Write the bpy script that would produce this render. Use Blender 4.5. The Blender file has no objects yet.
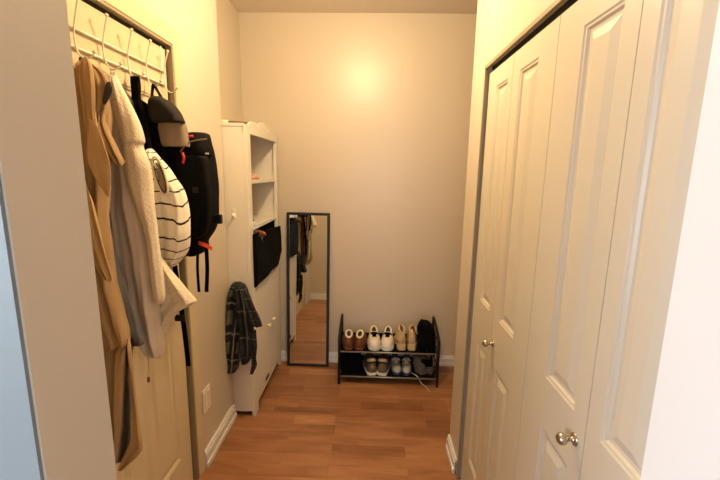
import bpy, bmesh, math, random
from mathutils import Vector, Matrix, noise
PI = math.pi
col = bpy.context.scene.collection
rnd = random.Random(5)

# ------------------------------------------------------------ camera frame (measured from vanishing points)
H = 1.56; F = 384.0
def _vp(x, y): return Vector((x-360, -(y-240), -F)).normalized()
Dd = _vp(372, 172); Uu = -_vp(322, 2400); Uu = (Uu - Dd*Uu.dot(Dd)).normalized(); Rr = Dd.cross(Uu)
W2C = Matrix((Rr, Dd, Uu))
CAM = Vector((0, 0, H))
def at(px, py, Y):
    r = W2C @ Vector((px-360, -(py-240), -F)); return CAM + r*(Y/r.y)
def atX(px, py, X):
    r = W2C @ Vector((px-360, -(py-240), -F)); return CAM + r*(X/r.x)

# ------------------------------------------------------------ materials
def lin(c):
    return tuple(((v/255)/12.92 if v/255 <= .04045 else ((v/255+.055)/1.055)**2.4) for v in c)+(1,)
def mat(name, c, rough=.6, metal=0, spec=.5, bump=0, bscale=60, var=0, vscale=4, coat=0, sheen=0):
    m = bpy.data.materials.new(name); m.use_nodes = True
    nt = m.node_tree; b = nt.nodes['Principled BSDF']
    b.inputs['Base Color'].default_value = lin(c); b.inputs['Roughness'].default_value = rough
    b.inputs['Metallic'].default_value = metal; b.inputs['Specular IOR Level'].default_value = spec
    b.inputs['Coat Weight'].default_value = coat; b.inputs['Sheen Weight'].default_value = sheen
    tc = nt.nodes.new('ShaderNodeTexCoord')
    if var:
        n = nt.nodes.new('ShaderNodeTexNoise'); n.inputs['Scale'].default_value = vscale; n.inputs['Detail'].default_value = 4
        nt.links.new(tc.outputs['Object'], n.inputs['Vector'])
        r = nt.nodes.new('ShaderNodeMix'); r.data_type = 'RGBA'
        r.inputs['A'].default_value = lin([v*(1-var) for v in c]); r.inputs['B'].default_value = lin([min(255, v*(1+var)) for v in c])
        nt.links.new(n.outputs['Fac'], r.inputs['Factor']); nt.links.new(r.outputs['Result'], b.inputs['Base Color'])
    if bump:
        n = nt.nodes.new('ShaderNodeTexNoise'); n.inputs['Scale'].default_value = bscale; n.inputs['Detail'].default_value = 5
        nt.links.new(tc.outputs['Object'], n.inputs['Vector'])
        bp = nt.nodes.new('ShaderNodeBump'); bp.inputs['Strength'].default_value = bump; bp.inputs['Distance'].default_value = .004
        nt.links.new(n.outputs['Fac'], bp.inputs['Height']); nt.links.new(bp.outputs['Normal'], b.inputs['Normal'])
    return m
def mth(nt, op, a, b=None):
    n = nt.nodes.new('ShaderNodeMath'); n.operation = op
    for i, v in enumerate((a, b)):
        if v is None: continue
        if isinstance(v, (int, float)): n.inputs[i].default_value = v
        else: nt.links.new(v, n.inputs[i])
    return n.outputs[0]
def mixc(nt, f, a, b):
    r = nt.nodes.new('ShaderNodeMix'); r.data_type = 'RGBA'
    nt.links.new(f, r.inputs['Factor'])
    for k, v in (('A', a), ('B', b)):
        if isinstance(v, tuple): r.inputs[k].default_value = v
        else: nt.links.new(v, r.inputs[k])
    return r.outputs['Result']

M = {}
M['wall'] = mat('wall paint', (202, 190, 174), .36, bump=.05, bscale=220, spec=.5)
M['ceil'] = mat('ceiling paint', (228, 218, 208), .9, bump=.1, bscale=120)
M['trim'] = mat('trim paint', (212, 204, 188), .38)
M['white'] = mat('white jamb paint', (226, 226, 226), .4)
M['door'] = mat('door paint', (200, 193, 178), .36, spec=.5)
M['door2'] = mat('cream door paint', (208, 192, 160), .36, spec=.4)
M['cab'] = mat('cabinet paint', (222, 216, 206), .38)
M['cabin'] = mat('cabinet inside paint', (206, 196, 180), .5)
M['black'] = mat('black metal', (26, 26, 28), .4, metal=.4)
M['frame'] = mat('mirror frame', (24, 23, 25), .45)
M['mirror'] = mat('mirror glass', (235, 238, 238), .015, metal=1)
M['nickel'] = mat('satin nickel', (190, 182, 170), .22, metal=1)
M['wire'] = mat('white coated wire', (232, 226, 214), .3)
M['strip'] = mat('painted gap shade', (40, 36, 32), .7)  # near-black standing in for shade in gaps and openings
M['jambd'] = mat('door stop paint', (150, 138, 112), .5)
M['blackf'] = mat('black fabric', (8, 8, 10), .9, bump=.4, bscale=300, spec=.1)
M['bag'] = mat('backpack nylon', (8, 8, 10), .8, bump=.5, bscale=35, spec=.1)
M['bag2'] = mat('charcoal nylon', (28, 25, 23), .75, bump=.3, bscale=40, spec=.2)
M['taupe'] = mat('taupe fabric', (128, 112, 98), .8, bump=.3, bscale=200)
M['tan'] = mat('tan cotton', (158, 127, 88), .85, bump=.35, bscale=24, var=.07, vscale=9, sheen=.1)
M['tan2'] = mat('tan cotton facing', (176, 143, 99), .85, bump=.3, bscale=24, var=.05, sheen=.1)
M['lining'] = mat('grey coat lining', (88, 88, 92), .6, bump=.25, bscale=20)
M['suede'] = mat('dusty beige suede', (212, 198, 186), .9, bump=.25, bscale=90, var=.04, vscale=14, sheen=.2)
M['fleece'] = mat('cream fleece', (230, 216, 194), .95, bump=1, bscale=170, var=.06, vscale=110, sheen=.3)
M['cream'] = mat('cream cord', (226, 212, 188), .8)
M['orange'] = mat('orange tab', (235, 88, 48), .5)
M['red'] = mat('red pull', (190, 48, 36), .5)
M['brown'] = mat('brown leather', (112, 66, 42), .5, bump=.3, bscale=60)
M['boxbrown'] = mat('brown cardboard', (120, 92, 60), .8)
M['sole'] = mat('white rubber', (222, 216, 204), .5)
M['sneaker'] = mat('white leather', (226, 216, 200), .5, bump=.2, bscale=80)
M['beige'] = mat('beige leather', (206, 176, 132), .4, bump=.15)
M['olive'] = mat('olive suede', (98, 82, 62), .85, bump=.3, bscale=90)
M['furtrim'] = mat('pale fur trim', (206, 182, 146), .95, bump=1, bscale=200)
M['navy'] = mat('navy fabric', (44, 52, 92), .7)
M['knit'] = mat('grey knit', (176, 172, 160), .8, bump=.6, bscale=150)
M['greyf'] = mat('grey canvas', (98, 88, 78), .8, bump=.3)
M['plastic'] = mat('outlet plastic', (232, 226, 214), .3)
M['rackgrey'] = mat('grey rail', (150, 146, 138), .35, metal=.5)
M['blush'] = mat('blush beads', (206, 150, 126), .35)
M['green'] = mat('green sock', (60, 92, 66), .8)

def lamp_mat(name, c, s):
    m = bpy.data.materials.new(name); m.use_nodes = True; b = m.node_tree.nodes['Principled BSDF']
    b.inputs['Emission Color'].default_value = lin(c); b.inputs['Emission Strength'].default_value = s
    b.inputs['Base Color'].default_value = lin(c); return m
M['glow'] = lamp_mat('opal lamp glass', (255, 206, 140), 4)
M['sky'] = lamp_mat('daylight beyond the pane', (205, 224, 255), 3)

def floor_mat():
    m = bpy.data.materials.new('laminate floor'); m.use_nodes = True; nt = m.node_tree; b = nt.nodes['Principled BSDF']
    tc = nt.nodes.new('ShaderNodeTexCoord')
    def brick(w, h, off, mort, seed):
        mp = nt.nodes.new('ShaderNodeMapping'); nt.links.new(tc.outputs['Object'], mp.inputs['Vector'])
        mp.inputs['Location'].default_value = (seed, seed*.37, 0)
        n = nt.nodes.new('ShaderNodeTexBrick'); nt.links.new(mp.outputs[0], n.inputs['Vector'])
        n.inputs['Scale'].default_value = 1; n.inputs['Brick Width'].default_value = w; n.inputs['Row Height'].default_value = h
        n.inputs['Mortar Size'].default_value = mort; n.inputs['Mortar Smooth'].default_value = 0; n.offset = off; n.offset_frequency = 2
        n.inputs['Color1'].default_value = (0, 0, 0, 1); n.inputs['Color2'].default_value = (1, 1, 1, 1); n.inputs['Mortar'].default_value = (.0, .0, .0, 1)
        return n
    b1 = brick(.42, .085, .37, 0, 1.3); b2 = brick(1.3, .195, .43, .0012, .2)
    ns = nt.nodes.new('ShaderNodeTexNoise'); mp = nt.nodes.new('ShaderNodeMapping'); mp.inputs['Scale'].default_value = (2.2, 12, 1)
    nt.links.new(tc.outputs['Object'], mp.inputs['Vector'])
    add = nt.nodes.new('ShaderNodeVectorMath'); add.operation = 'ADD'
    nt.links.new(mp.outputs[0], add.inputs[0]); 
    sc = nt.nodes.new('ShaderNodeVectorMath'); sc.operation = 'SCALE'; sc.inputs['Scale'].default_value = 17
    nt.links.new(b1.outputs['Color'], sc.inputs[0]); nt.links.new(sc.outputs[0], add.inputs[1])
    nt.links.new(add.outputs[0], ns.inputs['Vector']); ns.inputs['Scale'].default_value = 1.3; ns.inputs['Detail'].default_value = 6; ns.inputs['Distortion'].default_value = .8
    f = mth(nt, 'ADD', mth(nt, 'MULTIPLY', b1.outputs['Color'], .26), mth(nt, 'MULTIPLY', b2.outputs['Color'], .2))
    f = mth(nt, 'ADD', f, mth(nt, 'MULTIPLY', ns.outputs['Fac'], .7))
    cr = nt.nodes.new('ShaderNodeValToRGB'); nt.links.new(f, cr.inputs['Fac'])
    cr.color_ramp.elements[0].position = .2; cr.color_ramp.elements[0].color = lin((112, 74, 50))
    cr.color_ramp.elements[1].position = .95; cr.color_ramp.elements[1].color = lin((184, 134, 96))
    e = cr.color_ramp.elements.new(.5); e.color = lin((142, 96, 65))
    nt.links.new(cr.outputs['Color'], b.inputs['Base Color'])
    b.inputs['Roughness'].default_value = .38; b.inputs['Specular IOR Level'].default_value = .35
    return m
M['floor'] = floor_mat()

def stripe_mat():
    m = bpy.data.materials.new('striped cotton'); m.use_nodes = True; nt = m.node_tree; b = nt.nodes['Principled BSDF']
    uv = nt.nodes.new('ShaderNodeTexCoord'); s = nt.nodes.new('ShaderNodeSeparateXYZ'); nt.links.new(uv.outputs['UV'], s.inputs[0])
    n = nt.nodes.new('ShaderNodeTexNoise'); nt.links.new(uv.outputs['UV'], n.inputs['Vector']); n.inputs['Scale'].default_value = 6
    sag = mth(nt, 'MULTIPLY', mth(nt, 'SINE', mth(nt, 'MULTIPLY', s.outputs['X'], 4*PI)), .012)
    v = mth(nt, 'ADD', mth(nt, 'ADD', s.outputs['Y'], sag), mth(nt, 'MULTIPLY', n.outputs['Fac'], .05))
    fr = mth(nt, 'FRACT', mth(nt, 'MULTIPLY', v, 11.5)); f = mth(nt, 'LESS_THAN', fr, .12)
    nt.links.new(mixc(nt, f, lin((240, 232, 216)), lin((30, 28, 30))), b.inputs['Base Color']); b.inputs['Roughness'].default_value = .8
    return m
M['stripe'] = stripe_mat()
def plaid_mat(ca, cb, cc):
    m = bpy.data.materials.new('plaid wool'); m.use_nodes = True; nt = m.node_tree; b = nt.nodes['Principled BSDF']
    uv = nt.nodes.new('ShaderNodeTexCoord'); s = nt.nodes.new('ShaderNodeSeparateXYZ'); nt.links.new(uv.outputs['UV'], s.inputs[0])
    def band(o, k, w, ph=0): return mth(nt, 'LESS_THAN', mth(nt, 'FRACT', mth(nt, 'ADD', mth(nt, 'MULTIPLY', o, k), ph)), w)
    a = band(s.outputs['X'], 6, .45); c = band(s.outputs['Y'], 5, .45); d = band(s.outputs['Y'], 5, .07, .3); e = band(s.outputs['X'], 6, .09, .3)
    c1 = mixc(nt, a, lin(ca), lin(cb)); c2 = mixc(nt, c, lin((20, 22, 28)), c1)
    c3 = mixc(nt, mth(nt, 'MAXIMUM', d, e), c2, lin(cc))
    nt.links.new(c3, b.inputs['Base Color']); b.inputs['Roughness'].default_value = .9; return m
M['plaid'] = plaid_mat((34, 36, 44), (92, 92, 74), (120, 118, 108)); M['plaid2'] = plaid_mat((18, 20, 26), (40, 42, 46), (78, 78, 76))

# ------------------------------------------------------------ object helpers
def tag(o, label=None, cat=None, group=None, kind=None):
    for k, v in (('label', label), ('category', cat), ('group', group), ('kind', kind)):
        if v: o[k] = v
    return o
def thing(name, label, cat, loc=(0, 0, 0), group=None):
    o = bpy.data.objects.new(name, None); col.objects.link(o); o.location = loc; o.empty_display_size = .05
    return tag(o, label, cat, group)
bpy.context.view_layer.update()
def obj(name, bm, m, parent=None, smooth=False, bevel=0, sub=0):
    me = bpy.data.meshes.new(name); bmesh.ops.recalc_face_normals(bm, faces=bm.faces); bm.to_mesh(me); bm.free()
    o = bpy.data.objects.new(name, me); col.objects.link(o)
    for mm in (m if isinstance(m, (list, tuple)) else [m]): me.materials.append(mm)
    if smooth:
        for p in me.polygons: p.use_smooth = True
    if bevel:
        b = o.modifiers.new('bevel', 'BEVEL'); b.width = bevel; b.segments = 2; b.limit_method = 'ANGLE'; b.angle_limit = .6
    if sub:
        s = o.modifiers.new('subd', 'SUBSURF'); s.levels = s.render_levels = sub
    if parent:
        p = parent; off = Vector((0, 0, 0))
        while p: off += p.location; p = p.parent
        o.parent = parent; me.transform(Matrix.Translation(-off))
    return o
def struct(name, bm, m, parent=None, **k):
    o = obj(name, bm, m, parent, **k)
    if not parent: o['kind'] = 'structure'
    return o
def origin(o, p):
    """moves a mesh thing's origin to p"""
    o.data.transform(Matrix.Translation(-Vector(p))); o.location = p; return o
def BM(): return bmesh.new()
def box(bm, x0, x1, y0, y1, z0, z1, mi=0):
    vs = [bm.verts.new((x, y, z)) for x in (x0, x1) for y in (y0, y1) for z in (z0, z1)]
    for f in ((0, 1, 3, 2), (4, 6, 7, 5), (0, 4, 5, 1), (2, 3, 7, 6), (0, 2, 6, 4), (1, 5, 7, 3)):
        bm.faces.new([vs[i] for i in f]).material_index = mi
    return bm
def bx(*a): return box(BM(), *a)
def tube(bm, pts, r, n=10, closed=False):
    pts = [Vector(p) for p in pts]; rings = []; N = len(pts)
    for i, p in enumerate(pts):
        a = pts[(i-1) % N] if closed or i > 0 else p; b = pts[(i+1) % N] if closed or i < N-1 else p
        t = (b-a).normalized(); u = t.orthogonal().normalized() if i == 0 else (u - t*u.dot(t)).normalized()
        w = t.cross(u); rr = r[i] if isinstance(r, (list, tuple)) else r
        rings.append([bm.verts.new(p + u*math.cos(2*PI*k/n)*rr + w*math.sin(2*PI*k/n)*rr) for k in range(n)])
    for i in range(N if closed else N-1):
        A, B = rings[i], rings[(i+1) % N]
        for k in range(n): bm.faces.new((A[k], A[(k+1) % n], B[(k+1) % n], B[k]))
    if not closed: bm.faces.new(rings[0]); bm.faces.new(rings[-1][::-1])
    return bm
def ball(bm, p, r, s=(1, 1, 1), seg=14):
    bmesh.ops.create_uvsphere(bm, u_segments=seg, v_segments=seg//2+2, radius=r, matrix=Matrix.Translation(p) @ Matrix.Diagonal((*s, 1))); return bm
def lathe(bm, prof, M4, n=24):
    rings = [[bm.verts.new(M4 @ Vector((r*math.cos(2*PI*k/n), r*math.sin(2*PI*k/n), z))) for k in range(n)] for r, z in prof]
    for A, B in zip(rings, rings[1:]):
        for k in range(n): bm.faces.new((A[k], A[(k+1) % n], B[(k+1) % n], B[k]))
    bm.faces.new(rings[0]); bm.faces.new(rings[-1]); return bm
def spline(pts, n):
    """Catmull-Rom through tuples"""
    out = []; N = len(pts)
    for i in range(n+1):
        t = i/n*(N-1); k = min(int(t), N-2); f = t-k
        P = [pts[max(0, min(N-1, k+j))] for j in (-1, 0, 1, 2)]
        out.append(tuple(.5*(2*b+(c-a)*f+(2*a-5*b+4*c-d)*f*f+(3*b-a-3*c+d)*f**3) for a, b, c, d in zip(*P)))
    return out
def cloth(rows, thick, folds=(3, .012), seed=0, n=56, m=56, lump=.006, pw=.75, closed_tip=True):
    """a hanging closed fold of cloth: rows are (image row, left, right, depth) edges standing at their own depth in the hall"""
    bm = BM(); uvl = bm.loops.layers.uv.new('UVMap'); rings = []
    st = spline([tuple(map(float, r)) for r in rows], n); k, amp = folds
    for i, (py, xl, xr, Y) in enumerate(st):
        L = at(xl, py, Y); R = at(xr, py, Y); mid = (L+R)/2; h = (R-L)/2; v = i/n
        nrm = Vector((0, 1, 0)); env = min(1, (v+.02)*8)*min(1, (1.02-v)*10); tt = thick*env**.5*min(1, .35+h.length/.05)
        ring = []
        for j in range(m):
            a = 2*PI*j/m; c, s = math.cos(a), math.sin(a)
            u = math.copysign(abs(c)**pw, c); w = math.copysign(abs(s)**pw, s)
            p = mid + h*u + nrm*(tt*.5*w)
            ph = seed*1.7 + 1.2*math.sin(v*3+seed)
            d = amp*math.sin(k*PI*u+ph)*(1 if s > 0 else .8)*env + amp*.4*math.sin(2.3*k*PI*u-ph*2+v*5)*env
            d += lump*noise.noise(Vector((p.x*14+seed, p.y*6, p.z*11)))*2
            p = p + nrm*(d*abs(s)**.5) + Vector((0, 0, .5*lump*noise.noise(Vector((p.x*20, seed, p.z*20)))))
            ring.append(bm.verts.new(p))
        rings.append(ring)
    def setuv(f, i, j):
        for l, (a, b) in zip(f.loops, ((i, j), (i, j+1), (i+1, j+1), (i+1, j))): l[uvl].uv = (b/m, a/n)
    for i in range(n):
        for j in range(m):
            f = bm.faces.new((rings[i][j], rings[i][(j+1) % m], rings[i+1][(j+1) % m], rings[i+1][j])); setuv(f, i, j)
    bm.faces.new(rings[0]); bm.faces.new(rings[-1][::-1])
    return bm
def ribbon(pts, w, t, axis=(1, 0, 0)):
    """flat webbing following pts"""
    bm = BM(); ax = Vector(axis).normalized(); rings = []
    for i, p in enumerate(pts):
        a = pts[max(0, i-1)]; b = pts[min(len(pts)-1, i+1)]; d = (Vector(b)-Vector(a)).normalized(); nn = d.cross(ax).normalized()
        p = Vector(p); rings.append([bm.verts.new(p+ax*w/2*sx+nn*t/2*sn) for sx, sn in ((-1, -1), (1, -1), (1, 1), (-1, 1))])
    for A, B in zip(rings, rings[1:]):
        for k in range(4): bm.faces.new((A[k], A[(k+1) % 4], B[(k+1) % 4], B[k]))
    bm.faces.new(rings[0]); bm.faces.new(rings[-1][::-1]); return bm
def panelled(O, a, nrm, w, h, th, panels):
    """moulded door leaf: O lower corner on its front plane, a along its width, nrm out of its face"""
    bm = BM(); O = Vector(O); a = Vector(a); nrm = Vector(nrm); z = Vector((0, 0, 1))
    P = lambda s, t, d=0: bm.verts.new(O+a*s+z*t+nrm*d)
    xs = sorted({0, w, *[p[0] for p in panels], *[p[1] for p in panels]}); zs = sorted({0, h, *[p[2] for p in panels], *[p[3] for p in panels]})
    G = {(x, t): P(x, t) for x in xs for t in zs}
    for x0, x1 in zip(xs, xs[1:]):
        for t0, t1 in zip(zs, zs[1:]):
            c = [G[x0, t0], G[x1, t0], G[x1, t1], G[x0, t1]]
            if any(p[0] <= x0 and x1 <= p[1] and p[2] <= t0 and t1 <= p[3] for p in panels):
                prev = c
                for ins, d in ((.004, -.003), (.009, -.0035), (.014, -.009), (.022, -.0095), (.044, -.002), (.047, -.0015)):
                    nx = [P(x0+ins, t0+ins, d), P(x1-ins, t0+ins, d), P(x1-ins, t1-ins, d), P(x0+ins, t1-ins, d)]
                    for k in range(4): bm.faces.new((prev[k], prev[(k+1) % 4], nx[(k+1) % 4], nx[k]))
                    prev = nx
                bm.faces.new(prev)
            else: bm.faces.new(c)
    B = {(x, t): P(x, t, -th) for x in xs for t in zs}
    for x0, x1 in zip(xs, xs[1:]):
        for t0, t1 in zip(zs, zs[1:]): bm.faces.new([B[x0, t0], B[x0, t1], B[x1, t1], B[x1, t0]])
    for x0, x1 in zip(xs, xs[1:]):
        for t in (0, h): bm.faces.new([G[x0, t], G[x1, t], B[x1, t], B[x0, t]])
    for t0, t1 in zip(zs, zs[1:]):
        for x in (0, w): bm.faces.new([G[x, t0], G[x, t1], B[x, t1], B[x, t0]])
    return bm

# ------------------------------------------------------------ the room shell
CZ = 2.67; XL = -.85; XR = .478; DX = .49
struct('floor', bx(-2.3, 2.2, -2.6, 3.15, -.05, 0), M['floor'])
struct('ceiling', bx(-2.3, 2.2, -2.6, 3.15, CZ, CZ+.05), M['ceil'])
struct('wall_back', bx(-1.2, 1.5, 2.965, 3.08, 0, CZ), M['wall'])
# left hall wall: pier past the door, header over it, pier before it, return into the nook
b = bx(-1.0, XL, 1.70, 2.205, 0, CZ); box(b, -1.0, XL, .86, 1.70, 2.07, CZ); box(b, -1.0, XL, .43, .86, 0, CZ)
box(b, -1.1, -.98, 2.205, 2.965, 0, CZ)
struct('wall_left', b, M['wall'])
# right hall wall with the closet opening
HZ = 2.015
b = bx(XR, XR+.12, 1.772, 1.985, 0, CZ); box(b, XR, XR+.12, .43, 1.772, HZ, CZ); box(b, XR+.12, 1.4, 1.865, 1.985, 0, CZ)
struct('wall_right', b, M['wall'])
struct('wall_nook', bx(1.4, 1.52, 1.865, 2.965, 0, CZ), M['wall'])
struct('wall_closet', box(bx(1.15, 1.25, .43, 1.865, 0, CZ), XR, 1.15, .37, .43, 0, CZ), M['wall'])
# doorway wall the view looks through
b = bx(-1.0, -.325, .3325, .43, 0, CZ); box(b, .35, XR, .335, .43, 0, CZ); box(b, XR, 1.25, .30, .37, 0, CZ)
box(b, -.325, .35, .335, .43, 2.08, CZ)
struct('wall_front', b, [M['wall']], bevel=.004)
b = bx(.3445, .35, .325, .432, 0, 2.08)
struct('trim_1', b, M['white'])
struct('trim_2', bx(-.3265, -.324, .3325, .43, 0, 2.08), M['wall'])
struct('wall_front_shade', bx(-1.0, -.3265, .3285, .3325, 0, CZ), mat('grey face shade', (128, 138, 142), .5))  # thin sheet, coloured darker in place of weaker daylight on this face
# the room behind the camera, with a window and one added for fill
b = bx(-2.3, -1.0, .335, .43, 0, CZ); box(b, 1.25, 2.2, .30, .37, 0, CZ)
struct('wall_room', b, M['wall'])
b = bx(-2.3, -.9, -2.6, -2.5, 0, CZ); box(b, .7, 2.2, -2.6, -2.5, 0, CZ); box(b, -.9, .7, -2.6, -2.5, 0, .7); box(b, -.9, .7, -2.6, -2.5, 2.2, CZ)
struct('wall_room_back', b, M['wall'])
b = BM()
for x0, x1, z0, z1 in ((-.9, -.85, .7, 2.2), (.65, .7, .7, 2.2), (-.13, -.07, .7, 2.2), (-.9, .7, .7, .76), (-.9, .7, 2.14, 2.2)): box(b, x0, x1, -2.57, -2.5, z0, z1)
w2 = struct('added_window', b, M['white'])  # unseen window, added so daylight from behind fills the coats
struct('wall_room_right', bx(2.1, 2.2, -2.5, .335, 0, CZ), M['wall'])
b = bx(-2.3, -2.2, -2.5, -1.9, 0, CZ); box(b, -2.3, -2.2, -.3, .335, 0, CZ); box(b, -2.3, -2.2, -1.9, -.3, 0, .6); box(b, -2.3, -2.2, -1.9, -.3, 2.2, CZ)
struct('wall_room_left', b, M['wall'])
b = BM()
for y0, y1, z0, z1 in ((-1.9, -1.85, .6, 2.2), (-.35, -.3, .6, 2.2), (-1.13, -1.07, .6, 2.2), (-1.9, -.3, .6, .66), (-1.9, -.3, 2.14, 2.2)): box(b, -2.27, -2.2, y0, y1, z0, z1)
w1 = struct('window_1', b, M['white'])
g = bpy.data.materials.new('window glass'); g.use_nodes = True; g.node_tree.nodes['Principled BSDF'].inputs['Transmission Weight'].default_value = 1
g.node_tree.nodes['Principled BSDF'].inputs['Roughness'].default_value = 0; g.node_tree.nodes['Principled BSDF'].inputs['IOR'].default_value = 1.01
obj('pane', bx(-.85, .65, -2.545, -2.54, .76, 2.14), g, w2)
obj('pane', bx(-2.245, -2.24, -1.85, -.35, .66, 2.14), g, w1)

# baseboards: tall board with a small shoe moulding
def baseboard(name, x0, x1, y0, y1, nx, ny, h=.092):
    b = BM()
    def sl(t, z0, z1):
        if nx: box(b, *(sorted((x0, x0+nx*t))), y0, y1, z0, z1)
        else: box(b, x0, x1, *(sorted((y0, y0+ny*t))), z0, z1)
    sl(.011, 0, h); sl(.02, 0, .03); sl(.015, .03, h-.018)
    return struct(name, b, M['white'], bevel=.003)
baseboard('baseboard_left', XL, XL, 1.765, 2.205, 1, 0, .1)
baseboard('baseboard_back', -.96, 1.4, 2.965, 2.965, 0, -1, .085)
baseboard('baseboard_right', XR, XR, 1.79, 1.985, -1, 0)
baseboard('baseboard_front', XL, -.33, .43, .43, 0, 1)
# casing and stop of the coat door; dark inner strip paints in gap shade
b = bx(XL, XL+.006, 1.70, 1.768, 0, 2.138); box(b, XL, XL+.006, .80, 1.70, 2.07, 2.138); struct('trim_3', b, M['door2'], bevel=.002)
b = bx(XL-.05, XL+.003, 1.690, 1.70, 0, 2.07); box(b, XL-.05, XL+.003, .86, 1.690, 2.060, 2.07); struct('trim_4', b, M['jambd'])
b = bx(XL-.06, XL-.024, 1.682, 1.690, 0, 2.060); box(b, XL-.06, XL-.024, .86, 1.690, 2.050, 2.060); struct('gap_shade_1', b, M['strip'])
# metal edge round the closet opening, a dark strip behind paints in the gap's shade
b = bx(XR-.002, XR+.010, 1.762, 1.774, 0, HZ); box(b, XR-.002, XR+.010, .44, 1.774, HZ-.012, HZ+.002); struct('trim_6', b, M['jambd'])
b = bx(XR+.03, XR+.06, 1.745, 1.772, 0, HZ); box(b, XR+.03, XR+.06, .44, 1.772, HZ-.04, HZ); struct('gap_shade_2', b, M['strip'])

# ------------------------------------------------------------ doors
dl = .81; st = .095
pan = [(st, .355, .20, .98), (.455, dl-st, .20, .98), (st, .355, 1.14, 1.84), (.455, dl-st, 1.14, 1.84)]
d1 = struct('door_1', panelled((-.871, .87, .005), (0, 1, 0), (1, 0, 0), dl, 2.04, .035, pan), M['door2'])
d1['label'] = 'panelled door behind the hanging coats'
seams = [1.742, 1.455, 1.12, .785, .448]; zt = 1.978
for i in range(4):
    y1, y0 = seams[i]-.0015, seams[i+1]+.0015; w = y1-y0
    py = [(1.505, 1.638), (1.24, 1.388), (.838, .99), (.60, .735)][i]
    pl = [(py[0]-y0, py[1]-y0, 1.00, 1.895), (py[0]-y0, py[1]-y0, .20, (.81, .81, .855, .855)[i])]
    d = struct('door_%d' % (i+2), panelled((DX, y0, .012), (0, 1, 0), (-1, 0, 0), w, zt-.012, .032, pl), M['door'])
    if i in (1, 2):
        yk = (1.43, .822)[i-1]; zk = (.905, .95)[i-1]
        Mk = Matrix.Translation((DX, yk, zk)) @ Matrix.Rotation(-PI/2, 4, 'Y')
        k = obj('door_knob', lathe(BM(), [(.0155, 0), (.0155, .002), (.010, .004), (.0055, .007), (.005, .014), (.007, .018), (.0125, .023), (.0145, .029), (.0135, .035), (.009, .040), (.003, .0415)], Mk), M['nickel'], d, smooth=True)
        k['label'] = 'round nickel knob'

# ------------------------------------------------------------ outlet and wall fittings
o = thing('wall_outlet', 'white wall outlet plate low on the left wall beside the coat door', 'outlet', (XL, 1.825, .365))
obj('cover_plate', bx(XL+.001, XL+.007, 1.78, 1.868, .30, .43), M['plastic'], o, bevel=.003)
b = bx(XL+.006, XL+.009, 1.792, 1.818, .322, .408); b = box(b, XL+.006, XL+.009, 1.830, 1.856, .322, .408)
obj('socket_insert', b, M['cream'], o, bevel=.001)

lt = thing('ceiling_light', 'round opal ceiling lamp lighting the hall, above the frame of the photo', 'lamp', (-.11, 1.69, CZ))
obj('base_plate', lathe(BM(), [(.15, 0), (.15, -.02), (.145, -.025)], Matrix.Translation((-.11, 1.69, CZ))), M['nickel'], lt, smooth=False)
obj('lamp_shade', lathe(BM(), [(.14, -.025), (.138, -.05), (.12, -.075), (.085, -.095), (.04, -.106), (.01, -.108)], Matrix.Translation((-.11, 1.69, CZ))), M['glow'], lt, smooth=True)

# ------------------------------------------------------------ coat rack on the door
HY = [1.165, 1.285, 1.41, 1.522, 1.645]
r = thing('coat_rack', 'white wire coat rack with five double hooks hung over the door', 'coat rack', (-.868, 1.4, 1.93))
for z in (1.951, 1.899): obj('rail', tube(BM(), [(-.864, 1.02, z), (-.864, 1.66, z)], .0042), M['wire'], r, smooth=True)
for y in (1.08, 1.648):
    obj('strap', ribbon([(-.8695, y, 1.90), (-.8695, y, 2.03), (-.8695, y, 2.050)], .012, .0015, (0, 1, 0)), M['wire'], r)
for y in HY:
    pts = spline([(-.832, y-.017, 2.022), (-.846, y-.013, 1.985), (-.857, y-.010, 1.945), (-.859, y-.008, 1.908), (-.853, y-.006, 1.882), (-.839, y-.004, 1.869), (-.823, y-.002, 1.872), (-.812, y, 1.886)], 28)
    hk = obj('hook', tube(BM(), pts, .0025, 8), M['wire'], r, smooth=True)
    obj('hook_tip', ball(BM(), (-.832, y-.018, 2.024), .0055), M['wire'], hk, smooth=True)
    obj('hook_tip', ball(BM(), (-.811, y, 1.888), .0055), M['wire'], hk, smooth=True)

# ------------------------------------------------------------ clothes and bags
def C(name, parent, mt, rows, thick, folds=(3, .01), seed=0, **k):
    kk = {q: k.pop(q) for q in ('pw', 'lump', 'n', 'm') if q in k}
    return obj(name, cloth(rows, thick, folds, seed, **kk), mt, parent, smooth=True)
T = thing('trench_coat', 'long tan cotton trench coat hanging nearest, beside the near wall edge', 'coat', (-.80, 1.13, 1.85))
C('coat_body', T, M['tan'], [(62, 79, 88, 1.17), (66, 78, 95, 1.16), (74, 76, 102, 1.15), (90, 76, 105, 1.14), (130, 74, 107, 1.12), (190, 74, 106, 1.10), (240, 76, 109, 1.09), (275, 74, 112, 1.09), (320, 80, 123, 1.09), (343, 84, 127, 1.09), (352, 86, 122, 1.09), (400, 92, 121, 1.09), (440, 98, 119, 1.09), (462, 102, 116, 1.09), (470, 104, 113, 1.09)], .06, (5.2, .02), 1, lump=.009)
C('sleeve', T, M['tan'], [(62, 80, 88, 1.13), (67, 79, 97, 1.12), (76, 80, 106, 1.115), (86, 80, 109, 1.11), (100, 83, 106, 1.11), (118, 87, 104, 1.11), (135, 92, 109, 1.10), (150, 100, 116, 1.10), (160, 110, 122, 1.11), (165, 117, 122, 1.11)], .028, (3.4, .012), 4, lump=.008)
C('collar', T, M['tan2'], [(120, 88, 93, 1.05), (132, 88, 99, 1.045), (148, 87.5, 104, 1.045), (160, 88, 108, 1.045), (176, 94, 110.5, 1.045), (188, 102, 110.5, 1.05), (197, 107, 109, 1.05)], .008, (1.2, .003), 2, pw=.5)
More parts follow.
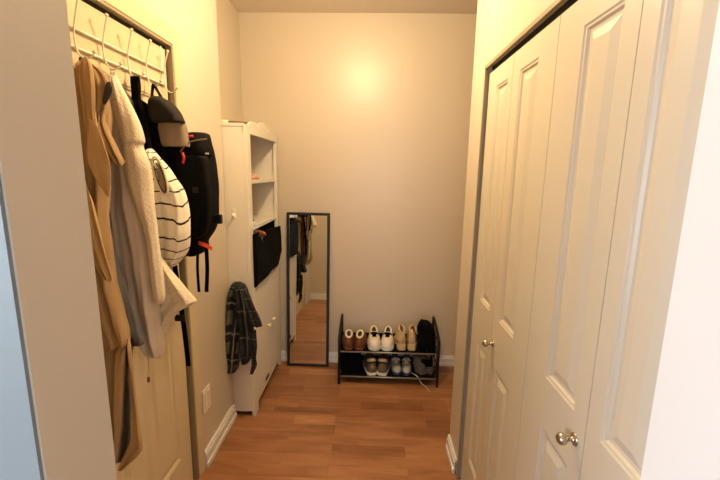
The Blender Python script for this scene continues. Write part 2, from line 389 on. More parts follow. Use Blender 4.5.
C('collar', T, M['tan2'], [(58, 83, 87, 1.10), (68, 80, 93, 1.09), (86, 80, 95, 1.08), (105, 83, 95, 1.07), (125, 87, 97, 1.065), (140, 90, 97, 1.065)], .018, (2.3, .006), 6)
C('belt', T, M['tan2'], [(176, 76, 84, 1.05), (200, 79, 91, 1.04), (235, 84, 99, 1.04), (260, 93, 106, 1.045), (276, 103, 111, 1.05), (282, 109, 111, 1.05)], .012, (1.6, .008), 3)
C('lining', T, M['lining'], [(185, 98, 107, 1.15), (230, 100, 112, 1.15), (280, 106, 124, 1.15), (325, 112, 137, 1.15), (343, 118, 144, 1.15), (349, 119, 133, 1.14), (400, 114, 133, 1.13), (440, 112, 133, 1.13), (462, 112, 123, 1.12)], .02, (1.5, .008), 8)
C('front_edge', T, M['tan2'], [(338, 127, 130, 1.10), (352, 128.5, 132, 1.10), (390, 131, 135.5, 1.10), (420, 132, 139, 1.10), (440, 131, 142, 1.09), (450, 127, 142, 1.09), (460, 122, 134, 1.09), (470, 118, 123, 1.09)], .02, (1, .006), 9)
C('armhole_shade', T, M['strip'], [(82, 108, 111, 1.085), (87, 105, 112, 1.083), (94, 104, 111, 1.083), (101, 103.5, 108, 1.083), (105, 104, 105.5, 1.085)], .02, (1, .002), 2, n=20, m=20)  # dark patch painting the shadow inside the armhole
obj('hanging_loop', tube(BM(), spline([at(81, 68, 1.15), at(80, 58, 1.16), (-.839, 1.161, 1.866), at(85, 58, 1.16), at(84, 68, 1.15)], 20), .003, 8), M['lining'], T, smooth=True)

S = thing('sherpa_jacket', 'dusty beige jacket with cream fleece trim hanging behind the tan trench coat', 'jacket', (-.79, 1.285, 1.85))
C('jacket_body', S, M['suede'], [(72, 110, 114, 1.285), (84, 110, 118, 1.28), (110, 110, 126, 1.28), (150, 111, 134, 1.27), (170, 111, 138, 1.26), (210, 113, 144, 1.25), (260, 121, 153, 1.25), (300, 130, 157, 1.24), (330, 139, 160, 1.24), (345, 145, 163, 1.24), (353, 150, 163, 1.24), (357, 154, 162, 1.24)], .06, (1.6, .012), 2)
C('fleece_front', S, M['fleece'], [(76, 111, 115, 1.26), (84, 112, 119, 1.25), (100, 114, 128, 1.24), (122, 119, 138, 1.235), (140, 122, 143, 1.23), (147, 123.5, 142, 1.235), (165, 125, 149, 1.23), (200, 135, 153, 1.23), (240, 146, 157, 1.23), (275, 151, 162, 1.23), (295, 154, 164, 1.23), (303, 156, 163, 1.23)], .05, (1, .004), 3, lump=.005)
C('fleece_flap', S, M['fleece'], [(256, 158, 161, 1.29), (270, 157, 170, 1.285), (285, 158, 183, 1.28), (298, 158, 194, 1.28), (303, 159, 195, 1.28), (310, 159, 182, 1.28), (318, 159, 173, 1.28), (335, 158, 165, 1.28), (338, 159, 162, 1.28)], .04, (1.4, .012), 5)
obj('drawstring', tube(BM(), spline([at(143, 342, 1.215), at(146, 352, 1.21), at(149, 362, 1.21), at(148.5, 378, 1.21)], 16), .0028, 8), M['cream'], S, smooth=True)
obj('cord_end', tube(BM(), [at(148.5, 377, 1.21), at(148.6, 382, 1.21)], .0042, 8), M['brown'], S, smooth=True)
obj('hanging_loop', tube(BM(), spline([at(111, 80, 1.275), at(111, 70, 1.285), (-.839, 1.281, 1.866), at(115, 70, 1.285), at(114, 80, 1.275)], 20), .0022, 8), M['cream'], S, smooth=True)

B = thing('backpack', 'large black backpack hanging from the rack with dangling straps and an orange tab', 'backpack', (-.75, 1.55, 1.6))
C('pack_body', B, M['bag'], [(134, 168, 203, 1.60), (137, 166, 206, 1.59), (150, 166, 210, 1.58), (175, 167, 214, 1.57), (210, 169, 216, 1.57), (230, 172, 213, 1.57), (240, 174, 206, 1.57), (250, 174, 205, 1.58), (254, 182, 200, 1.59)], .15, (3, .006), 5, lump=.014, pw=.45)
C('front_pocket', B, M['bag'], [(156, 182, 203, 1.49), (160, 179, 207, 1.48), (190, 178, 210, 1.475), (215, 178, 210, 1.475), (232, 180, 206, 1.48), (238, 184, 200, 1.49)], .07, (1, .004), 7, pw=.5)
C('lid', B, M['bag'], [(133, 180, 206, 1.575), (136, 168, 208, 1.55), (146, 166, 210, 1.53), (154, 170, 210, 1.52), (158, 176, 208, 1.52)], .11, (1, .004), 9, pw=.5)
C('shoulder_strap', B, M['bag'], [(76, 130.5, 139, 1.40), (85, 131, 140, 1.41), (105, 133, 141, 1.45), (128, 135, 148, 1.49), (150, 138, 158, 1.52), (180, 146, 166, 1.55)], .02, (1, .003), 2, pw=.4)
obj('hanging_loop', tube(BM(), spline([at(135, 80, 1.41), (-.842, 1.408, 1.872), (-.830, 1.408, 1.872), at(137, 80, 1.41)], 12), .005, 8), M['bag'], B, smooth=True)
C('back_panel', B, M['bag'], [(100, 135, 141, 1.415), (106, 135.5, 149, 1.42), (120, 138, 157, 1.44), (140, 142, 166, 1.47), (160, 145, 170, 1.49), (180, 148, 172, 1.50)], .025, (2, .004), 3, pw=.5)
for p0, p1, x in (((198, 246), (199, 292), 0), ((206, 243), (206.5, 292), 1)):
    pts = spline([at(p0[0], p0[1], 1.56), at((p0[0]+p1[0])/2-1+2*x, 268, 1.56), at(*p1, 1.56)], 14)
    obj('webbing_strap', ribbon(pts, .011+.005*x, .003), M['blackf'], B)
pts = spline([at(170, 240, 1.50), at(175, 268, 1.47), at(180, 300, 1.46), at(185, 335, 1.46), at(188.5, 366, 1.46)], 20)
ws = obj('webbing_strap', ribbon(pts, .019, .004), M['blackf'], B); ws['label'] = 'long strap hanging lowest'
obj('buckle', bx(*sum([[c-d, c+d] for c, d in zip(at(180, 318, 1.455), (.021, .006, .014))], [])), M['black'], B, bevel=.005)
obj('side_buckle', bx(*sum([[c-d, c+d] for c, d in zip(at(217, 219, 1.56), (.022, .010, .020))], [])), M['black'], B, bevel=.006)
k = obj('pull_tab', ribbon(spline([at(199, 243, 1.50), at(205, 245, 1.49), at(212, 249, 1.48)], 8), .016, .006, (0, .4, 1)), M['orange'], B); k['label'] = 'orange pull tab'
k = obj('zip_pull', tube(BM(), spline([at(182.5, 153, 1.44), at(184, 158, 1.435), at(183, 163, 1.44)], 8), .005, 8), M['red'], B, smooth=True); k['label'] = 'red zip pull'
k = obj('zip_pull', tube(BM(), [at(187, 137.5, 1.48), at(193, 136, 1.48)], .005, 8), M['red'], B, smooth=True); k['label'] = 'red piping tab'
k = obj('emblem', tube(BM(), [at(195.5, 190, 1.4365), at(195.5, 190, 1.433)], .016, 4), M['bag2'], B); k['label'] = 'dull grey diamond emblem'
k = obj('tag', bx(*sum([[c-d, c+d] for c, d in zip(at(207, 153.5, 1.455), (.006, .002, .003))], [])), M['cream'], B); k['label'] = 'tiny white tag'
obj('zipper', tube(BM(), spline([at(180, 152, 1.46), at(188, 143, 1.46), at(198, 140, 1.46), at(207, 139, 1.47)], 14), .003, 6), M['taupe'], B, smooth=True)

G = thing('small_bag', 'small dark grey bag with taupe lower half hanging in front of the black backpack', 'bag', (-.80, 1.5, 1.86))
C('bag_top', G, M['bag2'], [(96.5, 154, 161, 1.45), (101, 151.5, 168, 1.445), (107, 150.5, 175, 1.44), (114, 151, 180, 1.44), (119, 152.5, 182.5, 1.44), (121.5, 154, 183.5, 1.44), (123, 156, 183, 1.44)], .085, (1, .003), 2, pw=.7, lump=.003)
C('bag_bottom', G, M['taupe'], [(112, 159, 180, 1.465), (118, 158, 182, 1.465), (126, 159, 185, 1.465), (136, 161, 187, 1.465), (144, 163, 189, 1.465), (147, 165, 189, 1.465)], .06, (1, .003), 6, pw=.6, lump=.003)
obj('strap', ribbon(spline([at(152, 112, 1.45), at(152, 98, 1.47), at(152.5, 90, 1.51), (-.838, 1.518, 1.874), at(157, 90, 1.51), at(162, 99, 1.46), at(164, 104, 1.45)], 26), .012, .004, (.3, 1, 0)), M['blackf'], G)

K = thing('striped_tote', 'white cotton tote with thin black stripes hanging in front of the backpack', 'tote bag', (-.78, 1.37, 1.6))
C('bag_body', K, M['stripe'], [(149, 148, 152, 1.36), (156, 147, 158, 1.36), (166, 147, 166, 1.36), (180, 149, 175, 1.36), (195, 151, 183, 1.36), (212, 152, 188, 1.36), (235, 154, 189.5, 1.36), (250, 156, 187, 1.36), (260, 159, 181, 1.36), (266, 163, 175, 1.36)], .07, (3.2, .008), 3, pw=.7, lump=.009)
def oval(a, q, d): 
    u, v = (5.2-q)*math.cos(a), (20-1.5*q)*math.sin(a); t = -.30
    return at(160+u*math.cos(t)-v*math.sin(t), 176+u*math.sin(t)+v*math.cos(t), 1.318-d)
for q, mm, rr, lab in ((0, M['cream'], .0042, None), (1.6, M['blackf'], .0012, 'black inner handle edge')):
    h = obj('handle', tube(BM(), [oval(2*PI*i/32, q, .004*(q > 0)) for i in range(32)], rr, 8, True), mm, K, smooth=True)
    if lab: h['label'] = lab
C('opening', K, M['taupe'], [(162, 155, 157, 1.32), (168, 156, 161, 1.32), (178, 158, 164, 1.32), (188, 162, 166, 1.32), (192, 164, 166, 1.32)], .02, (1, .002), 1, n=20, m=20)
obj('hanging_loop', tube(BM(), spline([at(150, 156, 1.345), at(146, 130, 1.38), at(139, 100, 1.40), (-.834, 1.407, 1.872), at(140.5, 100, 1.39), at(149, 135, 1.38), at(152, 156, 1.345)], 30), .003, 8), M['blackf'], K, smooth=True)

# ------------------------------------------------------------ cabinet in the nook
cx = -.715; y0, y1 = 2.212, 2.925; xb = -.97
cab = thing('storage_cabinet', 'tall narrow white cabinet with scalloped top and open shelves in the nook', 'cabinet', (-.83, 2.57, 0))
b = bx(xb, cx-.0185, y0, y0+.018, .035, 1.80); box(b, xb+.03, cx-.05, y0+.003, y0+.015, .03, .035); box(b, xb, xb+.03, y0, y0+.018, 0, .035); obj('side_panel', b, M['cab'], cab, bevel=.001)
obj('side_panel', bx(xb, cx-.0185, y1-.018, y1, 0, 1.80), M['cab'], cab, bevel=.001)
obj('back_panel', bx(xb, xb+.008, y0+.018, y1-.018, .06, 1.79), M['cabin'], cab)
obj('top_panel', bx(xb, cx-.0145, y0-.003, y1+.003, 1.8005, 1.818), M['cab'], cab, bevel=.002)
obj('face_stile', bx(cx-.018, cx+.003, y0, y0+.072, 0, 1.765), M['cab'], cab, bevel=.002)
obj('face_stile', bx(cx-.018, cx+.003, y1-.045, y1, 0, 1.765), M['cab'], cab, bevel=.002)
# scalloped crest rail
b = BM(); N = 60; ring0 = []; prof = []
for i in range(N+1):
    t = i/N; yy = y0+(y1-y0)*t; e = abs(t-.5)*2
    z = 1.812 + .03*abs(math.sin(PI*min(1, max(0, (t-.08)/.25))))**.7 + .05*max(0, math.cos((t-.5)*PI/.36))**.7*(abs(t-.5) < .18) + .03*abs(math.sin(PI*min(1, max(0, (.92-t)/.25))))**.7
    prof.append((yy, z))
for X in (cx-.014, cx+.004):
    ring0.append(([b.verts.new((X, yy, z)) for yy, z in prof], [b.verts.new((X, yy, 1.765)) for yy, z in prof]))
(A1, A0), (B1, B0) = ring0
for i in range(N):
    b.faces.new((A0[i], A0[i+1], A1[i+1], A1[i])); b.faces.new((B0[i], B1[i], B1[i+1], B0[i+1]))
    b.faces.new((A1[i], A1[i+1], B1[i+1], B1[i])); b.faces.new((A0[i], B0[i], B0[i+1], A0[i+1]))
for i in (0, N): b.faces.new((A0[i], A1[i], B1[i], B0[i]))
obj('scalloped_crest', b, M['cab'], cab)
for z in (1.50, 1.218, .83): obj('shelf', bx(xb+.008, cx-.004, y0+.018, y1-.018, z-.022, z), M['cab'], cab, bevel=.001)
ym = 2.585
for s, (a, c) in enumerate(((y0+.062, ym-.001), (ym+.001, y1-.047))):
    d = obj('door', panelled((cx+.004, a, .065), (0, 1, 0), (1, 0, 0), c-a, .755, .018, []), M['cab'], cab, bevel=.002)
    yk = ym-.05 if s == 0 else ym+.07
    obj('knob', lathe(BM(), [(.006, 0), (.006, .010), (.013, .014), (.014, .02), (.009, .026), (.002, .028)], Matrix.Translation((cx+.004, yk, .487)) @ Matrix.Rotation(PI/2, 4, 'Y')), M['plastic'], d, smooth=True)
obj('slot', bx(cx+.0035, cx+.0050, 2.455, 2.545, .098, .125), M['strip'], cab)
obj('toe_kick', bx(cx-.04, cx-.03, y0+.02, y1-.02, 0, .06), M['strip'], cab)
# things in and on the cabinet
o = tag(obj('wicker_tray', lathe(BM(), [(.01, 1.819), (.075, 1.819), (.085, 1.834), (.078, 1.834), (.07, 1.824), (.01, 1.824)], Matrix.Translation((-.81, 2.34, 0))), M['boxbrown'], smooth=True), 'flat brown tray lying on top of the white cabinet', 'tray'); origin(o, (-.81, 2.34, 1.819))
o = tag(obj('paper_roll', tube(BM(), [(-.885, 2.245, 1.829), (-.83, 2.26, 1.829)], .010), M['cream'], smooth=True), 'small white roll lying on the cabinet top, beside the brown tray', 'roll'); origin(o, (-.86, 2.25, 1.819))
def jewel(x, y, z, r, lab):
    o = tag(obj('trinket', ball(BM(), (x, y, z+r*.8), r, (1, 1, .8)), M['blush'], smooth=True), lab, 'trinket', 'trinkets on the upper cabinet shelf'); origin(o, (x, y, z)); return o
for i, (dy, dx, rr) in enumerate(((.035, .012, .019), (.078, .014, .015), (.122, .012, .021), (.172, .014, .014), (.208, .012, .012))):
    jewel(-.745+dx, 2.28+dy, 1.50, rr, ['pink trinket nearest the front corner of the upper cabinet shelf', 'second pink trinket from the near end of the upper cabinet shelf', 'largest pink trinket in the row on the upper cabinet shelf', 'small pink trinket beyond the largest one on the upper cabinet shelf', 'smallest pink trinket at the far end of the row on the upper shelf'][i])
o = thing('glass_jar', 'small cream jar standing on the second cabinet shelf', 'jar', (-.735, 2.33, 1.218))
obj('jar_body', lathe(BM(), [(.018, 1.2185), (.021, 1.223), (.021, 1.243), (.017, 1.249)], Matrix.Translation((-.735, 2.33, 0))), M['cream'], o, smooth=True)
obj('lid', lathe(BM(), [(.018, 1.249), (.018, 1.258), (.015, 1.260)], Matrix.Translation((-.735, 2.33, 0))), M['nickel'], o, smooth=True)
# black fabric bin sagging out of the third opening
bn = thing('fabric_bin', 'black fabric bin sticking out of the third opening of the white cabinet', 'bin', (-.80, 2.58, .84))
fx = cx+.010
b = BM(); rings = []
for z, dx, ya, yb in ((.842, 0, 2.27, 2.76), (.86, .012, 2.265, 2.80), (.95, .016, 2.262, 2.895), (1.05, .014, 2.262, 2.897), (1.12, .010, 2.265, 2.90), (1.135, .006, 2.268, 2.90)):
    ring = []
    for i in range(25):
        t = i/24; y = ya+(yb-ya)*t; zz = z + (.045*(1-t) if z > 1.1 else 0) + (.02*t if z < .845 else 0)
        ring.append((fx+dx+.006*math.sin(t*9+z*20)*math.sin(PI*t)+.004, y, zz))
    back = [(xb+.02, yb if yb < 2.9 else 2.9, z), (xb+.02, ya, z)]
    ring = [b.verts.new(p) for p in ring]+[b.verts.new(p) for p in back]; rings.append(ring)
for A, Bq in zip(rings, rings[1:]):
    n = len(A)
    for k in range(n): b.faces.new((A[k], A[(k+1) % n], Bq[(k+1) % n], Bq[k]))
b.faces.new(rings[0]); b.faces.new(rings[-1])
for v in b.verts:                                 # behind the face stiles the bin is narrower
    if v.co.x < cx: v.co.y = min(max(v.co.y, y0+.025), y1-.025)
obj('bin_body', b, M['blackf'], bn, smooth=False)
obj('bin_lining', bx(xb+.02, cx-.022, y0+.03, y1-.03, 1.0, 1.188), M['blackf'], bn)
obj('rolled_rim', tube(BM(), [(fx+.012, 2.272, 1.178), (fx+.014, 2.5, 1.162), (fx+.012, 2.88, 1.137)], .008), M['blackf'], bn, smooth=True)
o = tag(obj('brown_wallet', cloth([(230, 254, 258, 2.33), (232, 254, 264, 2.33), (235, 255, 266, 2.33), (237, 257, 263, 2.33)], .03, (1, .002), 1, n=12, m=20), M['brown'], smooth=True), 'brown leather wallet poking out at the top of the black bin', 'wallet'); origin(o, at(260, 237, 2.33))
sg = thing('glasses', 'pair of glasses with pale lenses hanging over the black bin front', 'glasses', at(259, 239, 2.33))
for dx in (-2.2, 2.2):
    c = at(259+dx, 239, 2.33); c.x = fx+.034
    obj('lens', lathe(BM(), [(.015, 0), (.015, .003)], Matrix.Translation(c) @ Matrix.Rotation(PI/2, 4, 'Y')), M['nickel'], sg)
# hooks on the cabinet side
def side_hook(px, py, lab):
    p = at(px, py, y0); o = thing('wall_hook', lab, 'hook', p, 'small white hooks on the cabinet side')
    obj('hook_plate', bx(p.x-.011, p.x+.011, y0-.004, y0-.0005, p.z-.028, p.z+.028), M['plastic'], o, bevel=.003)
    obj('hook_arm', tube(BM(), spline([(p.x, y0-.003, p.z-.002), (p.x, y0-.014, p.z-.016), (p.x, y0-.026, p.z-.012), (p.x, y0-.028, p.z+.002)], 12), .005, 8), M['plastic'], o, smooth=True)
side_hook(234.2, 213.5, 'small empty white hook high on the near side of the white cabinet')
side_hook(237.5, 284, 'small white hook on the cabinet side holding the plaid scarf')
sc_ = thing('plaid_scarf', 'dark plaid scarf bunched and hanging from a hook on the cabinet side', 'scarf', (-.80, 2.17, .9))
C('scarf_fold', sc_, M['plaid'], [(282, 234, 239, 2.185), (287, 230, 241, 2.175), (300, 227, 243, 2.16), (325, 224, 243, 2.15), (350, 222, 240, 2.15), (366, 222, 239, 2.15), (373, 226, 234, 2.15)], .05, (2.6, .014), 2, n=40)
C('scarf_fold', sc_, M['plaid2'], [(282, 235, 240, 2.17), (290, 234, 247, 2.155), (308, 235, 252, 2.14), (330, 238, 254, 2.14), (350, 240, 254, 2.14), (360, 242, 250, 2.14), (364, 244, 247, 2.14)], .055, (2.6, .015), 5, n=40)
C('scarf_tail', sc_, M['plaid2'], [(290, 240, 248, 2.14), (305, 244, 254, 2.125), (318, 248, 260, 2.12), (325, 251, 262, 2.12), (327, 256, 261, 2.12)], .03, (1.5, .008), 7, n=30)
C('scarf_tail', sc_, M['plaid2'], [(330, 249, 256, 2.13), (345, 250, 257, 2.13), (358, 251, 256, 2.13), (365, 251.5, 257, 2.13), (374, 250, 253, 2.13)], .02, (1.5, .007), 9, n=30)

# ------------------------------------------------------------ leaning mirror
mr = thing('leaning_mirror', 'tall narrow black framed mirror leaning against the back wall', 'mirror', (-.475, 2.86, 0))
xa, xc, Lm = -.652, -.316, 1.243; lean = math.atan2(.068, 1.235)
RM = Matrix.Translation((0, 2.868, .002)) @ Matrix.Rotation(-lean, 4, 'X') @ Matrix.Rotation(math.radians(0), 4, 'Z')
b = BM(); fw = .021
for q in ((xa, xc, 0, .022, 0, fw), (xa, xc, 0, .022, Lm-fw, Lm), (xa, xa+fw, 0, .022, fw, Lm-fw), (xc-fw, xc, 0, .022, fw, Lm-fw)): box(b, *q)
b.transform(RM); obj('frame', b, M['frame'], mr, bevel=.002)
b = bx(xa+fw-.002, xc-fw+.002, .006, .010, fw-.002, Lm-fw+.002); b.transform(RM); obj('mirror_glass', b, M['mirror'], mr)
b = bx(xa+.01, xc-.01, .011, .016, .01, Lm-.01); b.transform(RM); obj('backing', b, M['boxbrown'], mr)

# ------------------------------------------------------------ shoe rack
rk = thing('shoe_rack', 'low two-tier black metal shoe rack against the back wall', 'shoe rack', (.145, 2.79, 0))
xl, xr, yf, yb = -.212, .515, 2.63, 2.92
for X in (xl, xr):
    pts = [(X, yf, 0), (X, yf, .35), (X, yf+.008, .368), (X, yb-.03, .432), (X, yb-.008, .434), (X, yb, .42), (X, yb, 0)]
    sf = obj('side_frame', tube(BM(), pts, .0095), M['black'], rk, smooth=True)
    bb = BM()
    for z in (.06, .16, .26, .34): tube(bb, [(X, yf, z), (X, yb, z)], .005, 8)
    for y in (yf+.07, yf+.14, yf+.21): tube(bb, [(X, y, .06), (X, y, .34)], .003, 6)
    obj('cross_bar', bb, M['black'], sf, smooth=True)
for z in (.062, .258):
    obj('shelf', box(bx(xl+.01, xr-.01, yf+.01, yb-.01, z-.004, z), xl+.01, xr-.01, yb-.014, yb-.01, z, z+.03), M['blackf'], rk)
    bb = tube(BM(), [(xl, yf, z), (xr, yf, z)], .006); obj('shelf_rail', bb, M['rackgrey'], rk, smooth=True)
    obj('shelf_rail', tube(BM(), [(xl, yb, z), (xr, yb, z)], .006), M['black'], rk, smooth=True)

def shoe_parts(root, loc, ang, L=.27, Wd=.095, heel=.075, toe=.045, upper=M['brown'], sole=M['sole'], lining=M['cream'], laces=None, point=.5, solet=.022, shaft=0, cr=.0075, tongue=None, heelh=0):
    """one shoe: toe along local +u; ang turns u from +Y"""
    ca, sa = math.cos(ang), math.sin(ang)
    def W(u, v, z): return Vector((loc[0]+v*ca-u*sa, loc[1]+v*sa+u*ca, loc[2]+z))
    def wid(t): return Wd/2*(.62+.38*math.sin(min(1, t/.62)*PI/2) if t < .62 else max(.02, (1-((t-.62)/.385)**(2+2*point)))**.55)*(1 if t > .06 else .75+.25*t/.06)
    rise = lambda t: heelh*max(0, 1-t/.55)**1.2
    b = BM(); N = 22; top = []; bot = []
    for t in [.0, .03]+[.06+i*.94/N for i in range(N+1)]:
        w = wid(min(t, .999))*1.04; u = -L/2+L*t
        top.append((b.verts.new(W(u, -w, solet+rise(t))), b.verts.new(W(u, w, solet+rise(t)))))
        bz = rise(t) if not (heelh and t < .22) else 0
        bot.append((b.verts.new(W(u, -w*.97, bz)), b.verts.new(W(u, w*.97, bz))))
    for i in range(len(top)-1):
        A, Bq, c, d = top[i], top[i+1], bot[i], bot[i+1]
        b.faces.new((A[0], A[1], Bq[1], Bq[0])); b.faces.new((c[0], d[0], d[1], c[1])); b.faces.new((A[0], Bq[0], d[0], c[0])); b.faces.new((A[1], c[1], d[1], Bq[1]))
    b.faces.new((top[0][0], bot[0][0], bot[0][1], top[0][1])); b.faces.new((top[-1][0], top[-1][1], bot[-1][1], bot[-1][0]))
    obj('sole', b, sole, root, bevel=.002)
    def hgt(t):
        if t < .38: return heel+shaft*(1-t/.38)**0+.004*math.cos(t*20)
        k = min(1, (t-.38)/.45); k = k*k*(3-2*k); return (heel+shaft)*(1-k)+toe*k - (toe*.55*max(0, (t-.86)/.14)**2)
    b = BM(); rings = []; n = 16
    for i in range(27):
        t = i/26; u = -L/2+L*(.01+.98*t); w = wid(min(.985, max(.02, t)))*.97; h = hgt(t)
        if i in (0, 26): h *= .5; w *= .55
        elif i in (1, 25): h *= .9; w *= .88
        ring = []
        for k in range(n+1):
            a = PI*k/n; c = math.cos(a); s = math.sin(a)
            pin = 1-(.32*(s**1.5) if t < .5 else .12*s)*(1 if h > .06 else .5)
            ring.append(b.verts.new(W(u, -w*math.copysign(abs(c)**.6, c)*pin, solet-.002+rise(t)+h*s**.7)))
        rings.append(ring)
    for A, Bq in zip(rings, rings[1:]):
        for k in range(n): b.faces.new((A[k], A[k+1], Bq[k+1], Bq[k]))
        b.faces.new((A[0], Bq[0], Bq[n], A[n]))
    b.faces.new(rings[0]); b.faces.new(rings[-1])
    obj('upper', b, upper, root, smooth=True)
    hz = solet+heel+shaft
    rim = [W(-L*.27+L*.185*math.cos(a), Wd*.235*math.sin(a), hz-.001+rise(.25)-(.012+cr)*math.cos(a)*(1 if laces or cr > .01 else -.4)) for a in [2*PI*i/22 for i in range(22)]]
    obj('collar', tube(BM(), rim, cr, 8, True), lining, root, smooth=True)
    b = BM(); vs = [b.verts.new(p+Vector((0, 0, .001))) for p in rim]; vb = [b.verts.new(p-Vector((0, 0, .012))) for p in rim]
    b.faces.new(vs); b.faces.new(vb[::-1])
    for i in range(22): b.faces.new((vs[i], vs[(i+1) % 22], vb[(i+1) % 22], vb[i]))
    obj('insole', b, M['strip'], root)
    if laces:
        b = BM()
        for i in range(5):
            t = .44+.055*i; u = -L/2+L*t; z = solet+hgt(t)*.97+.002; w = wid(t)*.42
            for s in (-1, 1):
                tube(b, spline([W(u, -w*s, z-.010), W(u+.004, -w*.4*s, z+.001), W(u+.010, w*.4*s, z), W(u+.014, w*s, z-.012)], 8), .0028, 6)
        for s in (-1, 1):
            u = -L/2+L*.42; z = solet+hgt(.42)+.004
            tube(b, spline([W(u, 0, z), W(u+.01, .016*s, z+.008), W(u+.018, .032*s, z-.006), W(u+.008, .018*s, z-.002), W(u, 0, z)], 14), .003, 6)
        obj('laces', b, laces, root, smooth=True)
        obj('tongue', ball(BM(), W(-L*.075, 0, solet+heel*.92), .03, (.75, .75, .5)), tongue or upper, root, smooth=True)
def shoe(name, label, loc, ang, group, **k):
    r = thing(name, label, 'shoe', loc, group); shoe_parts(r, Vector(loc), ang, **k); return r
ZT, ZB = .260, .064
br = dict(L=.25, heel=.07, toe=.05, shaft=.02, upper=M['brown'], sole=M['brown'], lining=M['cream'], solet=.015)
shoe('ankle_boot', 'brown ankle boot at the left end of the top rack shelf', (-.150, 2.775, ZT), .06, 'brown ankle boots', **br)
shoe('ankle_boot', 'brown ankle boot right beside the white sneakers on the top shelf', (-.058, 2.775, ZT), -.08, 'brown ankle boots', **br)
sn = dict(L=.25, Wd=.100, heel=.052, toe=.056, upper=M['sneaker'], sole=M['sole'], lining=M['cream'], laces=M['blackf'], solet=.024, point=.9, tongue=M['blackf'])
shoe('sneaker', 'white sneaker with black laces, left of its pair on the top shelf', (.045, 2.775, ZT), PI+.03, 'white sneakers with black laces', **sn)
shoe('sneaker', 'white sneaker with black laces, next to the beige heel on the top shelf', (.148, 2.775, ZT), PI-.08, 'white sneakers with black laces', **sn)
he = dict(L=.24, Wd=.088, heel=.065, toe=.035, shaft=.055, upper=M['beige'], sole=M['beige'], lining=M['beige'], solet=.008, heelh=.045)
for x, ang, lab in ((.245, .05, 'beige heeled bootie next to the white sneakers on the top shelf'), (.335, -.10, 'beige heeled bootie next to the black shoes on the top shelf')):
    r = shoe('heeled_bootie', lab, (x, 2.79, ZT), ang, 'beige heeled booties', **he)
    k = obj('pull_tab', ribbon(spline([(x, 2.672, ZT+.155), (x-.004, 2.665, ZT+.18), (x-.010, 2.67, ZT+.20)], 8), .014, .005), M['brown'], r); k['label'] = 'brown pull tab'
    obj('heel', tube(BM(), [(x, 2.70, ZT), (x, 2.695, ZT+.05)], [.018, .026], 12), M['beige'], r)
bk = dict(L=.25, Wd=.09, heel=.08, toe=.05, shaft=.03, upper=M['bag'], sole=M['black'], lining=M['blackf'], solet=.02)
# black ankle boots with a crumpled dark shaft lean together at the right end
for x, ang, lab, seed in ((.428, .12, 'black slouchy boot next to the beige booties on the top shelf', 2),):
    r = shoe('slouchy_boot', lab, (.445, 2.78, ZT), .05, 'black footwear on the top shelf', **bk)
    C('boot_shaft', r, M['blackf'], [(321, 420, 429, 2.70), (327, 417, 434, 2.69), (336, 418, 435, 2.69), (346, 419, 435, 2.69), (352, 421, 434, 2.70)], .09, (2, .012), seed, n=24, m=30, lump=.014)
ol = dict(L=.25, Wd=.105, heel=.075, toe=.05, upper=M['olive'], sole=M['sole'], lining=M['furtrim'], solet=.022, point=.8, cr=.013)
shoe('fur_moccasin', 'dark moccasin with pale fur collar, left of its pair on the bottom shelf', (.022, 2.77, ZB), .12, 'fur trimmed moccasins', **ol)
shoe('fur_moccasin', 'dark moccasin with pale fur collar, next to the knit sneakers below', (.122, 2.77, ZB), -.12, 'fur trimmed moccasins', **ol)
kn = dict(L=.23, Wd=.078, heel=.045, toe=.045, upper=M['knit'], sole=M['navy'], lining=M['navy'], laces=M['cream'], solet=.02, point=.8)
shoe('knit_sneaker', 'grey knit sneaker with navy sole next to the fur moccasins', (.218, 2.775, ZB), PI+.05, 'grey knit sneakers', **kn)
shoe('knit_sneaker', 'grey knit sneaker with navy sole beside the grey canvas pouch', (.300, 2.775, ZB), PI-.08, 'grey knit sneakers', **kn)
o = thing('canvas_pouch', 'dark grey canvas pouch slumped at the right end of the bottom shelf', 'pouch', (.44, 2.8, ZB))
C('pouch_body', o, M['greyf'], [(354, 415, 422, 2.76), (358, 413, 430, 2.75), (365, 413, 433, 2.74), (372, 415, 433, 2.74), (376, 419, 432, 2.74)], .10, (2, .01), 4, n=24, m=30, lump=.01)
obj('flap', bx(.40, .485, 2.69, 2.70, ZB+.06, ZB+.12), M['blackf'], o, bevel=.004)
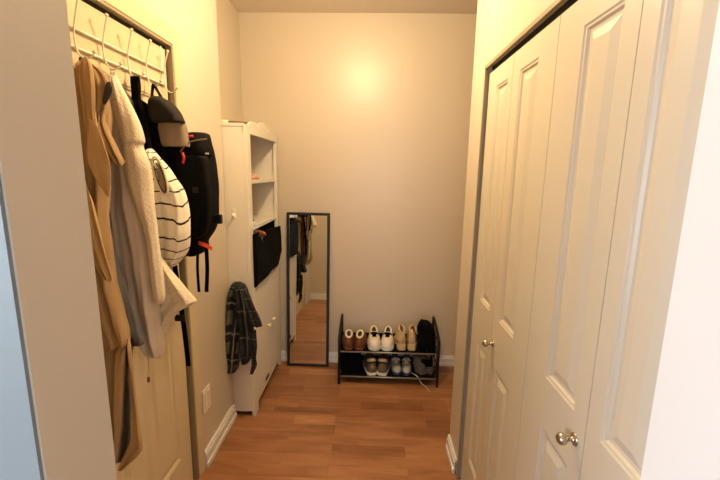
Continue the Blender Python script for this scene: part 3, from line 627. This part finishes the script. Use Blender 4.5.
o = tag(obj('shoe_box', bx(-.195, -.055, 2.685, 2.92, ZB+.001, ZB+.135), M['blackf'], bevel=.006), 'black box filling the left end of the bottom rack shelf', 'box'); origin(o, (-.125, 2.80, ZB))
o = tag(obj('power_cord', tube(BM(), spline([(.33, 2.69, .075), (.37, 2.635, .075), (.40, 2.62, .03), (.435, 2.61, .006), (.452, 2.56, .005)], 24), .0035, 8), M['knit'], smooth=True), 'thin pale cord trailing from the rack onto the floor', 'cord')
origin(o, (.452, 2.56, 0))

# ------------------------------------------------------------ light
def light(name, kind, loc, e, c, **k):
    l = bpy.data.lights.new(name, kind); l.energy = e; l.color = c
    for a, v in k.items(): setattr(l, a, v)
    o = bpy.data.objects.new(name, l); o.location = loc; col.objects.link(o); return o
light('hall_bulb', 'POINT', (-.11, 1.69, CZ-.15), 66, (1, .75, .41), shadow_soft_size=.075)
a = light('window_daylight', 'AREA', (-2.15, -1.1, 1.45), 82, (.82, .90, 1), shape='RECTANGLE', size=1.4, size_y=1.4)
a.rotation_euler = (PI/2, 0, -PI/2+math.radians(22))
a2 = light('back_daylight_fill', 'AREA', (-.1, -2.45, 1.45), 38, (.80, .89, 1), shape='RECTANGLE', size=1.4, size_y=1.3)  # added fill light at the unseen back window
a2.rotation_euler = (PI/2, 0, 0)
w = bpy.data.worlds.new('world'); bpy.context.scene.world = w; w.use_nodes = True
w.node_tree.nodes['Background'].inputs[0].default_value = (.7, .82, 1, 1); w.node_tree.nodes['Background'].inputs[1].default_value = .3

# ------------------------------------------------------------ camera
cd = bpy.data.cameras.new('camera'); cam = bpy.data.objects.new('camera', cd); col.objects.link(cam)
cd.sensor_width = 36; cd.lens = F/720*36; cd.clip_start = .02
cam.matrix_world = Matrix.Translation(CAM) @ W2C.to_4x4()
sc = bpy.context.scene; sc.camera = cam
sc.view_settings.view_transform = 'Standard'; sc.view_settings.look = 'None'; sc.view_settings.gamma = 1; sc.view_settings.use_curve_mapping = False
sc.view_settings.exposure = 0
